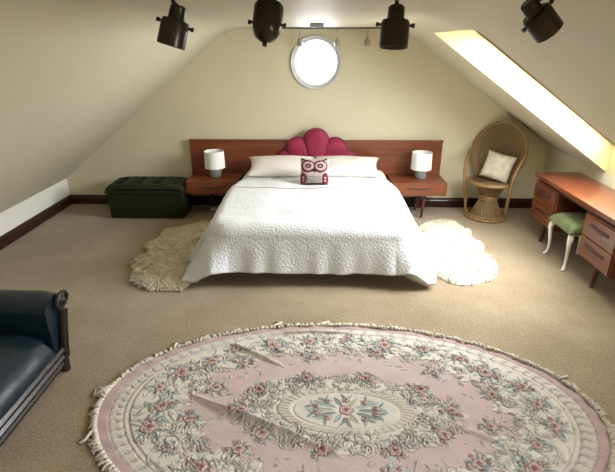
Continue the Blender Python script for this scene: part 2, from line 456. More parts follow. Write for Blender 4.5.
pl = weld(pillow_mb(.70, .40, .13, seed=1, pinch=.13, flat=2.5).build('pillow', M['pillow'], angle=180))
place(pl, TR(-.405, 4.71, .535) @ RZ(math.radians(1.5)) @ RX(math.radians(15)))
tag(pl, 'pale pillow left of the owl cushion, propped against the headboard', 'pillow', 'bed pillows')
pr = weld(pillow_mb(.70, .40, .13, seed=5, pinch=.13, flat=2.5).build('pillow', M['pillow'], angle=180))
place(pr, TR(.260, 4.71, .537) @ RZ(math.radians(-2)) @ RX(math.radians(15)))
tag(pr, 'pale pillow right of the owl cushion, propped against the headboard', 'pillow', 'bed pillows')

# owl cushion
owl = thing('owl_cushion', 'small knitted owl cushion in maroon and cream in front of the pillows', 'cushion', (-.058, 4.335, .572), 0)
owl.rotation_euler = (math.radians(72), 0, math.radians(-1))
def owlz(x, y, w=.27, h=.26, t=.10):
    X = x/(w/2); Y = y/(h/2)
    return t/2*max(0, 1-abs(X)**3.2)**.5*max(0, 1-abs(Y)**3.2)**.5
ob = pillow_mb(.27, .26, .10, pinch=.05).build('body', M['owlcream'], owl, angle=180); weld(ob)
def patch(name, mat, outline, lift=.003, parent=owl, tess=14):
    # raised piece of fabric following the cushion face
    cx_ = sum(p[0] for p in outline)/len(outline); cy_ = sum(p[1] for p in outline)/len(outline)
    mb = MB(); n = len(outline); vs = []; fs = []
    K = 5
    for k in range(K+1):
        s = k/K
        for (x, y) in outline:
            xx, yy = cx_+(x-cx_)*s, cy_+(y-cy_)*s
            vs.append((xx, yy, owlz(xx, yy)+lift))
    for k in range(K):
        for i in range(n):
            fs.append((k*n+i, k*n+(i+1) % n, (k+1)*n+(i+1) % n, (k+1)*n+i))
    mb.add(vs, fs)
    o = mb.build(name, mat, parent, angle=180)
    sm = o.modifiers.new('solid', 'SOLIDIFY'); sm.thickness = .004; sm.offset = -1
    return o
def ell(cx_, cy_, a, b, n=22): return [(cx_+a*math.cos(2*PI*i/n), cy_+b*math.sin(2*PI*i/n)) for i in range(n)]
for sg in (-1, 1):
    e = MB().prism([(sg*.075, .10), (sg*.128, .108), (sg*.135, .168)], -.012, .012, T=RX(PI/2) @ Matrix.Scale(1, 4)).build('ear', M['owlblack'], owl)
    e.matrix_local = Matrix(((1,0,0,0),(0,1,0,0),(0,0,1,0),(0,0,0,1)))
    e.data.transform(Matrix.Rotation(-PI/2, 4, 'X') @ Matrix.Rotation(-PI/2, 4, 'X') @ Matrix.Rotation(PI, 4, 'X'))
    patch('eye_mask', M['owlmaroon'], ell(sg*.058, .052, .066, .058), .004)
    f = patch('eye_ring', M['owlpink'], ell(sg*.058, .054, .052, .043), .007)
    patch('eye', M['owlblack'], ell(sg*.056, .056, .028, .020), .010)
    patch('pupil', M['owlpink'], ell(sg*.056, .055, .013, .007), .0125)
    wv = patch('wing', M['owlmaroon'], ell(sg*.104, -.066, .029, .056), .006)
    patch('wing_spot', M['owlpink'], ell(sg*.103, -.055, .010, .010), .009)
    patch('wing_spot', M['owlpink'], ell(sg*.103, -.083, .009, .009), .009)
    patch('brow', M['owlblack'], [(sg*.020, .085), (sg*.115, .128), (sg*.122, .112), (sg*.05, .098)], .006)
patch('beak', M['owlblack'], [(-.026, .026), (.026, .026), (.014, .004), (0, -.006), (-.014, .004)], .012)
patch('chest', M['owlgrey'], [(-.075, -.03), (.075, -.03), (.078, -.06), (.07, -.095), (-.07, -.095), (-.078, -.06)], .005)
patch('hem', M['owlblack'], [(-.12, -.106), (0, -.104), (.12, -.106), (.122, -.122), (0, -.124), (-.122, -.122)], .006)
for k in range(4):
    yy = -.036-.017*k
    patch('chest_stripe', M['owlcream'], [(-.073, yy), (0, yy+.001), (.073, yy), (.073, yy-.005), (0, yy-.004), (-.073, yy-.005)], .0075)

# headboard
hb = thing('headboard', 'long reddish teak headboard panel behind the bed and both nightstands', 'headboard', (-.06, 5.0, 0))
MB().box(-1.345, 1.345, -.012, .012, .24, .735).build('panel', M['teakX'], hb, bevel=.003)
MB().box(-1.352, 1.352, -.018, .014, .735, .750).build('top_rail', M['teakX'], hb, bevel=.003)
for sx in (-1, 1):
    MB().box(sx*1.15-.025, sx*1.15+.025, -.006, .012, 0, .24).build('leg', M['teakdark'], hb, bevel=.003)

# scallop
sc = thing('scallop_headboard', 'crimson velvet scallop shaped headrest above the pillows', 'headrest', (-.05, 4.965, .50))
def fan_outline(a0, a1, r0, r1, bulge, n=10):
    # petal between two ray angles from the origin with a rounded outer lobe
    p0 = (r0*math.cos(a0), r0*math.sin(a0)); pts = []
    q0 = Vector((r1*math.cos(a0), r1*math.sin(a0))); q1 = Vector((r1*math.cos(a1), r1*math.sin(a1)))
    mid = (q0+q1)/2; hwid = (q1-q0).length/2; ax = (q1-q0).normalized(); out = mid.normalized()
    arc = []
    for i in range(n+1):
        t = PI*(1-i/n)
        arc.append(mid + ax*(hwid*1.06*math.cos(t)) + out*(bulge*math.sin(t)))
    return [Vector((0, -.02))] + arc
rays = [math.radians(a) for a in (2, 33, 64, 116, 147, 178)]
rr = [(.37, .06), (.27, .12), (.235, .145), (.27, .12), (.37, .06)]
lobes = [ # (center x, z, rx, rz) of the outer lobe and the foot of each petal
    (-.315, .055, .095, .10), (-.195, .152, .13, .13), (0, .235, .135, .14), (.195, .152, .13, .13), (.315, .055, .095, .10)]
for i in (0, 4, 1, 3, 2):
    cx_, cz_, rx, rz = lobes[i]
    foot = Vector((cx_*.10, -.10))
    c = Vector((cx_, cz_)); ax = (c-foot).normalized(); sd = Vector((ax.y, -ax.x))
    n = 40; out = []
    for k in range(n):
        a = 2*PI*k/n
        rho = 1
        p = c + sd*(rx*math.cos(a)) + ax*(rz*math.sin(a))
        if math.sin(a) < 0:        # stretch the lower half down to the foot
            s = -math.sin(a); L = (c-foot).length
            p = c + sd*(rx*math.cos(a)*(1-.15*s)) + ax*(-L*s)
        out.append(p)
    K = 7; vs = []; fs = []
    dep = {2: .065, 1: .055, 3: .055, 0: .045, 4: .045}[i]
    for k in range(K+1):
        s = k/K
        for p in out:
            q = c + (p-c)*s
            vs.append((q.x, -dep*(1-s**3)**.6 + .010 - {2: .012, 1: .006, 3: .006, 0: 0, 4: 0}[i], q.y))
    for k in range(K):
        for j in range(n): fs.append((k*n+j, k*n+(j+1) % n, (k+1)*n+(j+1) % n, (k+1)*n+j))
    m_ = MB().add(vs, fs)
    p_ = m_.build('petal', M['pinkvel'], sc, angle=180)
    sm = p_.modifiers.new('solid', 'SOLIDIFY'); sm.thickness = .02; sm.offset = -1
    off = {2: .012, 1: .006, 3: .006, 0: 0, 4: 0}[i]
    MB().tube([(p.x, .006-off, p.y) for p in out], .009, 8, closed=True).build('piping', M['maroon'], p_)
MB().box(-.40, .40, -.006, .012, -.10, .05).build('base_panel', M['pinkvel'], sc, bevel=.004)

# nightstands
def nightstand(x0, x1, label, legs):
    cx_ = (x0+x1)/2; hw_ = (x1-x0)/2
    t = thing('nightstand', label, 'nightstand', (cx_, 4.80, 0), 0, 'teak nightstands beside the bed')
    mb = MB()
    mb.box(-hw_, hw_, -.175, .18, .371, .386)
    mb.box(-hw_, hw_, -.165, .18, .252, .264)
    mb.box(-hw_, -hw_+.014, -.172, .18, .264, .371); mb.box(hw_-.014, hw_, -.172, .18, .264, .371)
    mb.box(-hw_+.014, hw_-.014, .165, .18, .264, .371)
    mb.build('carcass', M['teakX'], t, smooth=False, bevel=.002)
    d = MB().box(-hw_+.016, hw_-.016, -.170, .14, .266, .369).build('drawer', M['teakX'], t, smooth=False, bevel=.002)
    h = MB()
    n = 16
    for s in (0,):
        pts = [(-.13+.26*i/n, -.176-.006*math.sin(PI*i/n), .338-.010*math.sin(PI*i/n)) for i in range(n+1)]
        h.tube(pts, [.004+.003*math.sin(PI*i/n) for i in range(n+1)], 8)
    h.build('handle', M['slot'], d)
    for (lx, sx) in legs:
        pts = [(lx, -.10, .252), (lx+sx*.02, -.115, 0)]
        MB().tube(pts, [.022, .013], 12).build('leg', M['teakdark'], t)
        pts = [(lx-.02, .12, .252), (lx+sx*.02-.02, .13, 0)]
        MB().tube(pts, [.022, .013], 12).build('leg', M['teakdark'], t)
    return t
nightstand(-1.385, -.845, 'teak nightstand left of the bed beside the green storage bench', [(.12, -1)])
nightstand(.725, 1.285, 'teak nightstand right of the bed near the wicker chair', [(.075, -1)])

pg = thing('plug_adaptor', 'small white plastic object on the carpet under the left nightstand', 'plug', (-1.17, 4.86, 0), .3)
MB().box(-.032, .032, -.022, .022, 0, .028).build('body', M['plug'], pg, bevel=.006)
MB().tube([(.03, 0, .012), (.06, .01, .006), (.10, .05, .005), (.12, .10, .005)], .004, 6).build('cord', M['plug'], pg)
# bedside lamps
def lamp(x, y, z, label):
    t = thing('table_lamp', label, 'lamp', (x, y, z), 0, 'bedside lamps')
    MB().lathe([(.050, 0), (.056, .006), (.060, .03), (.061, .07), (.056, .092), (.040, .10)], 32).build('base', M['lampbase'], t)
    MB().lathe([(.012, .099), (.012, .15)], 12).build('stem', M['steel'], t)
    MB().lathe([(.104, .10), (.106, .10), (.102, .275), (.100, .275), (.098, .27), (.102, .104)], 40, cap=False).build('lamp_shade', M['shade'], t)
    MB().ball((0, 0, .175), (.028, .028, .035)).build('bulb', M['white'], t)
    return t
lamp(-1.112, 4.83, .386, 'small lamp with white drum shade on the left nightstand')
lamp(1.045, 4.83, .386, 'small lamp with white drum shade on the right nightstand')

# ------------------------------------------------------------------ storage bench
ot = thing('storage_bench', 'dark green velvet storage bench with a buttoned lid against the back wall', 'ottoman', (-1.80, 4.74, 0), math.radians(1))
MB().box(-.385, .385, -.185, .185, .012, .275).build('body', M['green'], ot, bevel=.012, bseg=3)
btn = [(-.285+.19*i, -.075+.15*j) for i in range(4) for j in range(2)]
def lidz(x, y):
    z = .075*max(0, 1-abs(x/.405)**8)**.5*max(0, 1-abs(y/.205)**6)**.5
    d = min(math.hypot((x-bx), (y-by)) for bx, by in btn)
    z -= .040*math.exp(-(d/.045)**2)
    # diagonal pleats between buttons
    for bx, by in btn:
        for ddx, ddy in ((.095, .15), (-.095, .15), (.095, -.15), (-.095, -.15)):
            px, py = x-bx, y-by; L = math.hypot(ddx, ddy); t = (px*ddx+py*ddy)/L
            if 0 < t < L*.75:
                z -= .014*math.exp(-((px*ddy-py*ddx)/L/.012)**2)*(1-t/L)
    return z
mb = MB()
mb.grid(lambda u, v: ((u*2-1)*.40, (v*2-1)*.20, .300+lidz((u*2-1)*.40, (v*2-1)*.20)), 80, 44)
mb.box(-.40, .40, -.20, .20, .275, .302)
lid = mb.build('lid', M['green'], ot, angle=50)
mb = MB()
for i, (x, y) in enumerate(btn):
    MB().ball((x, y, .300+lidz(x, y)+.004), (.013, .013, .008), 12, 8).build('button', M['green'], lid)

# ------------------------------------------------------------------ wicker chair
ch = thing('wicker_chair', 'tall balloon back wicker chair in the corner by the dwarf wall', 'chair', (1.750, 4.735, 0), math.radians(-36))
# base: hourglass of spiralled canes
mb = MB().lathe([(.150, .025), (.120, .09), (.085, .17), (.072, .215), (.090, .27), (.140, .345), (.16, .37)], 40, cap=False)
mb.build('base_weave', M['canedark'], ch)
mb = MB()
def rz(z):
    P = [(.02, .168), (.09, .128), (.17, .093), (.215, .082), (.27, .098), (.345, .150), (.375, .172)]
    for (a, ra), (b, rb) in zip(P, P[1:]):
        if a <= z <= b: return ra+(rb-ra)*(z-a)/(b-a)
    return P[-1][1]
for k in range(26):
    for sg in (-1, 1):
        pts = []
        for i in range(13):
            z = .02+.355*i/12; a = 2*PI*k/26+sg*1.1*i/12
            pts.append((rz(z)*math.cos(a), rz(z)*math.sin(a), z))
        mb.tube(pts, .0042, 5)
mb.build('base_canes', M['cane'], ch)
mb = MB()
def ring(r, z, rad, mb=mb, ry=None):
    ry = ry or r
    mb.tube([(r*math.cos(2*PI*i/40), ry*math.sin(2*PI*i/40), z) for i in range(40)], rad, 8, closed=True)
ring(.205, .016, .016); ring(.190, .040, .010); ring(.088, .205, .012); ring(.088, .226, .012); ring(.18, .365, .011)
mb.build('base_ring', M['cane'], ch)
mb = MB(); mb.lathe([(.0, .385), (.10, .387), (.20, .392), (.215, .385), (.215, .372), (.0, .365)], 40, cap=False)
mb.build('seat', M['canedark'], ch)
mb = MB(); ring(.215, .383, .017, mb); ring(.19, .394, .006, mb); ring(.13, .390, .004, mb); ring(.07, .389, .004, mb)
mb.build('seat_rim', M['cane'], ch)
# back: balloon outline, leaning
def backpt(s, x):           # s = height above seat (0..1), x sideways
    z = .385 + .565*s
    y = .14 + .09*s - .09*(abs(x)/.28)**2*(1-.35*s)
    return (x, y, z)
def bw(s):                  # half width at height s
    if s < .52: return .15 + .115*math.sin(s/.52*PI/2)
    return .265*math.sqrt(max(0, 1-((s-.52)/.48)**2))
N = 44
outl = []
for i in range(N+1):
    s = .0 + 1.0*(.5-.5*math.cos(PI*i/N)); outl.append((-bw(s), s))
full = outl + [(-x, s) for x, s in reversed(outl[:-1])]
mb = MB(); mb.tube([backpt(s, x) for x, s in full], .014, 8)
mb.tube([backpt(.04+s*.90, x*.86) for x, s in full], .007, 6)
mb.tube([backpt(s*1.0, x*.935) for x, s in full], .009, 6)
mb.build('back_frame', M['cane'], ch)
mb = MB(); nn = 40
for sgn, off in ((1, 0.004), (-1, -.004)):
    vs = []; fs = []
    for i in range(nn+1):
        s = i/nn*.992
        for j in range(21):
            x = bw(s)*(-1+2*j/20)*.97; p = backpt(s, x); vs.append((p[0], p[1]+off, p[2]))
    for i in range(nn):
        for j in range(20): fs.append((i*21+j, i*21+j+1, (i+1)*21+j+1, (i+1)*21+j))
    mb.add(vs, fs)
mb.build('back_weave', M['canedark'], ch)
mb = MB()
def inside(x, s): return abs(x) < bw(s)*.86 and 0 < s < .95
for k in range(-4, 5):       # diagonal and upright lattice canes on the weave
    for dx in (.32, -.32, 0):
        seg = []
        for i in range(41):
            s = .02+.93*i/40; x = .07*k + dx*(s-.5)
            if inside(x, s):
                p = backpt(s, x); seg.append((p[0], p[1]-.008, p[2]))
        if len(seg) > 2: mb.tube(seg, .0022, 5)
mb.build('back_lattice', M['cane'], ch)
# arms: posts from base ring, curving back into the balloon frame
for sg in (-1, 1):
    pts = [(sg*.195, -.05, .015), (sg*.212, -.075, .15), (sg*.228, -.105, .32), (sg*.240, -.120, .45), (sg*.250, -.105, .535), (sg*.262, -.05, .60), (sg*.268, .03, .645), (sg*.258, .095, .685)]
    sp = []
    for i in range(len(pts)-1):
        for t in (0, .25, .5, .75):
            p0, p1, p2, p3 = [Vector(pts[max(0, min(len(pts)-1, i+q))]) for q in (-1, 0, 1, 2)]
            sp.append(.5*((2*p1)+(p2-p0)*t+(2*p0-5*p1+4*p2-p3)*t*t+(-p0+3*p1-3*p2+p3)*t**3))
    sp.append(Vector(pts[-1]))
    mb = MB().tube(sp, .0135, 8)
    sp2 = [p + Vector((-sg*.014, .016, -.006)) for p in sp[4:]]
    mb.tube(sp2, .008, 6)
    mb.build('arm', M['cane'], ch)
# cushion on the chair
cu = weld(pillow_mb(.29, .28, .10, seed=9).build('throw_cushion', M['cushion'], angle=180))
place(cu, TR(1.750, 4.735, 0) @ RZ(math.radians(-36)) @ TR(.035, .035, .535) @ RX(math.radians(72)) @ RZ(math.radians(-9)))
tag(cu, 'cream shimmering square cushion resting on the wicker chair seat', 'cushion')

# ------------------------------------------------------------------ desk
dk = thing('desk', 'long teak desk with two drawer pedestals under the rooflight', 'desk', (2.0, 3.62, 0))
YN, YFAR = -.70, .695
MB().box(-.015, .395, YN, YFAR, .560, .596).build('desktop', M['teakY'], dk, bevel=.003)
MB().box(.02, .36, YN+.04, YFAR-.04, .525, .560).build('top_rail', M['teakdark'], dk, smooth=False)
MB().box(.33, .35, -.23, .24, .25, .525).build('modesty_panel', M['teakdark'], dk, smooth=False)
for (y0, y1) in ((-.655, -.225), (.235, .665)):
    p = MB().box(.006, .36, y0, y1, .185, .530).build('pedestal', M['teakY'], dk, bevel=.003)
    for (z0, z1) in ((.200, .352), (.360, .516)):
        d = MB().box(-.006, .008, y0+.012, y1-.012, z0, z1).build('drawer', M['teakY'], p, bevel=.0025)
        # pull: slot shade as a flat dark piece, with a curved wooden lip
        yc = (y0+y1)/2; zc = (z0+z1)/2+.02
    # legs
    for x in (.055, .31):
        yc = (y0+y1)/2; dx = -.015 if x < .1 else .015
        MB().tube([(x, yc, .185), (x+dx, yc, 0)], [.024, .013], 14).build('leg', M['teakdark'], dk)
    for d in [c for c in p.children]:
        zs = [v.co.z for v in d.data.vertices]; zc = (min(zs)+max(zs))/2+.022; yc = (y0+y1)/2; n = 18
        hd = MB()
        top = [(-.008, yc-.125+.25*i/n, zc+.010) for i in range(n+1)]
        poly = [(yc-.125+.25*i/n, zc+.012) for i in range(n+1)] + [(yc+.125-.25*i/n, zc-.002-.008*math.sin(PI*i/n)) for i in range(n+1)]
        # thin dark piece standing for the shade inside the slot
        hd.add([(-.0075, y, z) for y, z in poly] + [(-.0055, y, z) for y, z in poly],
               [tuple(range(len(poly)))] + [(i, (i+1) % len(poly), (i+1) % len(poly)+len(poly), i+len(poly)) for i in range(len(poly))])
        hd.tube([(-.012, yc-.125+.25*i/n, zc-.006-.010*math.sin(PI*i/n)) for i in range(n+1)], .0055, 8, mi=1)
        hd.build('handle', [M['slot'], M['teakdark']], d)

# stool
st = thing('stool', 'white cabriole leg stool with green velvet seat tucked under the desk', 'stool', (2.10, 3.62, 0))
MB().box(-.13, .13, -.155, .155, .295, .335).build('apron', M['white'], st, bevel=.01)
def seat(u, v):
    x = u*2-1; y = v*2-1
    k = max(0, 1-abs(x)**4)**.5*max(0, 1-abs(y)**4)**.5
    tuft = sum(math.exp(-(((x-a)/.13)**2+((y-b)/.11)**2)) for a in (-.4, .4) for b in (-.5, 0, .5))
    return (x*.16, y*.185, .335+.072*k-.014*tuft)
mb = MB().grid(seat, 34, 40); mb.box(-.158, .158, -.183, .183, .318, .340)
mb.build('seat', M['moss'], st, angle=50)
for sx in (-1, 1):
    for sy in (-1, 1):
        q = [(.115, .14, .325, .026), (.138, .165, .285, .024), (.140, .168, .235, .019), (.128, .152, .15, .013), (.126, .150, .06, .011), (.134, .158, .025, .012), (.142, .168, .010, .017), (.146, .172, .0, .014)]
        MB().tube([(sx*x, sy*y, z) for x, y, z, r in q], [r for *_, r in q], 12).build('leg', M['white'], st, sub=1)

# ------------------------------------------------------------------ sofa
so = thing('sofa', 'dark teal leather sofa with carved wood trim at the left edge', 'sofa', (-1.42, 1.2, 0))
YE = 1.06      # far end (local y), arm centre line
# far arm: padded roll running along x
def arm(yc, sgn):
    mb = MB()
    prof_ = []
    for i in range(25):
        a = -PI*.30 + (PI*1.28)*i/24
        prof_.append((yc+sgn*(.01+.105*math.cos(a)), .380+.075*math.sin(a)))
    prof_ = [(yc+sgn*.03, .02)] + prof_ + [(yc-sgn*.092, .30), (yc-sgn*.090, .02)]
    n = len(prof_); vs = []; fs = []
    xs = [-.95, -.7, -.4, -.1, -.03, -.012]
    for x in xs:
        for y, z in prof_:
            sc_ = 1 if x < -.03 else .93
            vs.append((x, yc+(y-yc)*sc_, .25+(z-.25)*sc_))
    for i in range(len(xs)-1):
        for j in range(n): fs.append((i*n+j, i*n+(j+1) % n, (i+1)*n+(j+1) % n, (i+1)*n+j))
    fs.append(tuple(range(n))[::-1]); fs.append(tuple((len(xs)-1)*n+j for j in range(n)))
    a_ = mb.add(vs, fs).build('arm', M['leather'], so, angle=60)
    # carved front: scroll plus post to the floor
    mb = MB()
    sp = []
    for i in range(40):
        t = i/39; a = PI*1.25-t*PI*3.3; r = .060*(1-t*.75)
        sp.append((.008, yc+sgn*.055+sgn*r*math.cos(a)*1.05, .395+r*.85*math.sin(a)))
    mb.tube(sp, [.013-.006*i/39 for i in range(40)], 8)
    mb.ball((.010, yc+sgn*.055, .395), (.014, .018, .018))
    post = [(.0, yc+sgn*.045, .34), (.0, yc+sgn*.012, .25), (.0, yc-sgn*.012, .16), (.0, yc-sgn*.030, .08), (.0, yc-sgn*.045, .0)]
    mb.tube(post, [.024, .022, .021, .023, .026], 10)
    mb.tube([(p[0]+.016, p[1]-sgn*.014, p[2]) for p in post[:-1]], .008, 6)
    mb.tube([(p[0]+.018, p[1]+sgn*.010, p[2]) for p in post[:-1]], .008, 6)
    mb.build('carved_post', M['sofawood'], a_)
arm(.965, 1); arm(-.965, -1)
# base, seat cushions, back
MB().box(-.90, -.03, -.88, .88, .03, .17).build('base', M['leather'], so, bevel=.01)
for k, (y0, y1) in enumerate(((-.865, -.293), (-.286, .286), (.293, .865))):
    def cush(u, v, y0=y0, y1=y1, k=k):
        x = -.80 + .80*u; y = y0+(y1-y0)*v
        t = max(0, (u-.72)/.28)
        eu = min(1, min(v, 1-v)/.06); eb = math.sqrt(max(0, 1-(1-eu)**2))
        z = .245 + .05*eb + .015*math.sin(PI*v)*math.sin(PI*u) + .006*noise.noise((x*9, y*9, k))
        # waterfall front
        if u > .72:
            a = t*PI/2; x = -.80+.80*.72 + (.224+.012)*math.sin(a); z = z - .145*(1-math.cos(a))
        return (x, y, z)
    mb = MB().grid(cush, 50, 40); mb.box(-.80, -.05, y0+.003, y1-.003, .165, .24)
    mb.build('seat_cushion', M['leather'], so, angle=60)
    mb = MB()
    def bk(u, v, y0=y0, y1=y1):
        z = .27+.40*u; y = y0+(y1-y0)*v
        eb = math.sqrt(max(0, 1-(1-min(1, min(v, 1-v)/.08))**2))*math.sqrt(max(0, 1-(1-min(1, min(u, 1-u)/.12))**2))
        return (-.80-.12*u+.09*eb, y, z)
    mb.grid(bk, 26, 30); mb.build('back_cushion', M['leather'], so, angle=60)
MB().box(-1.02, -.86, -.98, .98, .03, .62).build('back', M['leather'], so, bevel=.04, bseg=4)
# moulded front rail with ridges
mb = MB()
railp = [(-.035, .03), (.004, .03), (.010, .05), (.004, .062), (.012, .075), (.018, .09), (.008, .104), (.014, .118), (.018, .130), (.006, .146), (-.035, .15)]
mb.prism(railp, -.93, .93)
mb.build('front_rail', M['sofawood'], so, smooth=True, angle=30)
for sx, sy in ((-.08, .85), (-.08, -.85), (-.9, .85), (-.9, -.85)):
    MB().lathe([(.025, 0), (.03, .032)], 14, T=TR(sx, sy, 0)).build('foot', M['sofawood'], so)

# ------------------------------------------------------------------ sheepskins
def sheepskin(outline, mat, label, name='sheepskin_rug', tuft=2600, seed=1, zt=.045, tl=.05):
    rs = random.Random(seed)
    pts = [Vector((x, y)) for x, y in outline]; n = len(pts); den = []
    for i in range(n):
        for t in (0, .2, .4, .6, .8):
            p0, p1, p2, p3 = pts[i-1], pts[i], pts[(i+1) % n], pts[(i+2) % n]
            den.append(.5*((2*p1)+(p2-p0)*t+(2*p0-5*p1+4*p2-p3)*t*t+(-p0+3*p1-3*p2+p3)*t**3))
    c = sum(den, Vector((0, 0)))/len(den)
    K = 26; m_ = len(den)
    def h(x, y, s):
        e = math.sqrt(max(0, 1-s**5))
        return .004 + e*(zt + .016*noise.noise((x*9, y*9, seed)) + .012*noise.noise((x*22, y*22, seed)))
    vs = []; fs = []
    for k in range(K+1):
        s = k/K
        for p in den:
            q = c+(p-c)*s*(1+.02*noise.noise((p.x*14, p.y*14, seed))*s)
            vs.append((q.x-c.x, q.y-c.y, h(q.x, q.y, s)))
    for k in range(K):
        for j in range(m_): fs.append((k*m_+j, k*m_+(j+1) % m_, (k+1)*m_+(j+1) % m_, (k+1)*m_+j))
    mb = MB().add(vs, fs)
    # locks of wool
    for _ in range(tuft):
        j = rs.randrange(m_); s = math.sqrt(rs.random())*1.0
        p = den[j].lerp(den[(j+1) % m_], rs.random()); q = c+(p-c)*s
        z = h(q.x, q.y, s)
        d = (p-c).normalized()
        an = noise.noise((q.x*4, q.y*4, seed+3))*2.5
        d = Vector((d.x*math.cos(an)-d.y*math.sin(an), d.x*math.sin(an)+d.y*math.cos(an)))
        L = tl*(.5+rs.random()*.7)
        b0 = Vector((q.x-c.x, q.y-c.y, z-.008)); 
        zz = max(.004, z-.01 if s > .9 else z+.002)
        p1 = b0+Vector((d.x*L*.5, d.y*L*.5, .014)); p2 = Vector((b0.x+d.x*L, b0.y+d.y*L, zz))
        mb.tube([b0, p1, p2], [.006, .0055, .001], 4)
    o = mb.build(name, mat, angle=180); o.location = (c.x, c.y, 0)
    return tag(o, label, 'rug', 'sheepskins beside the bed')
sheepskin([(-.95, 4.46), (-1.22, 4.44), (-1.36, 4.30), (-1.49, 4.20), (-1.49, 4.02), (-1.56, 3.85), (-1.48, 3.66), (-1.54, 3.48), (-1.46, 3.30), (-1.42, 3.16), (-1.25, 3.05), (-1.06, 3.04), (-.98, 3.12), (-.90, 3.4), (-.84, 3.8), (-.82, 4.2)],
          M['woolL'], 'beige shaggy sheepskin on the carpet left of the bed', seed=1, tuft=3200)
sheepskin([(.98, 4.40), (1.08, 4.53), (1.25, 4.62), (1.38, 4.55), (1.40, 4.40), (1.46, 4.28), (1.43, 4.10), (1.48, 3.92), (1.42, 3.76), (1.47, 3.60), (1.43, 3.42), (1.36, 3.30), (1.24, 3.22), (1.05, 3.18), (.95, 3.28), (.86, 3.44), (.84, 3.7), (.90, 4.1)],
          M['woolR'], 'ivory sheepskin on the carpet right of the bed', seed=2, tuft=450, tl=.028, zt=.045)

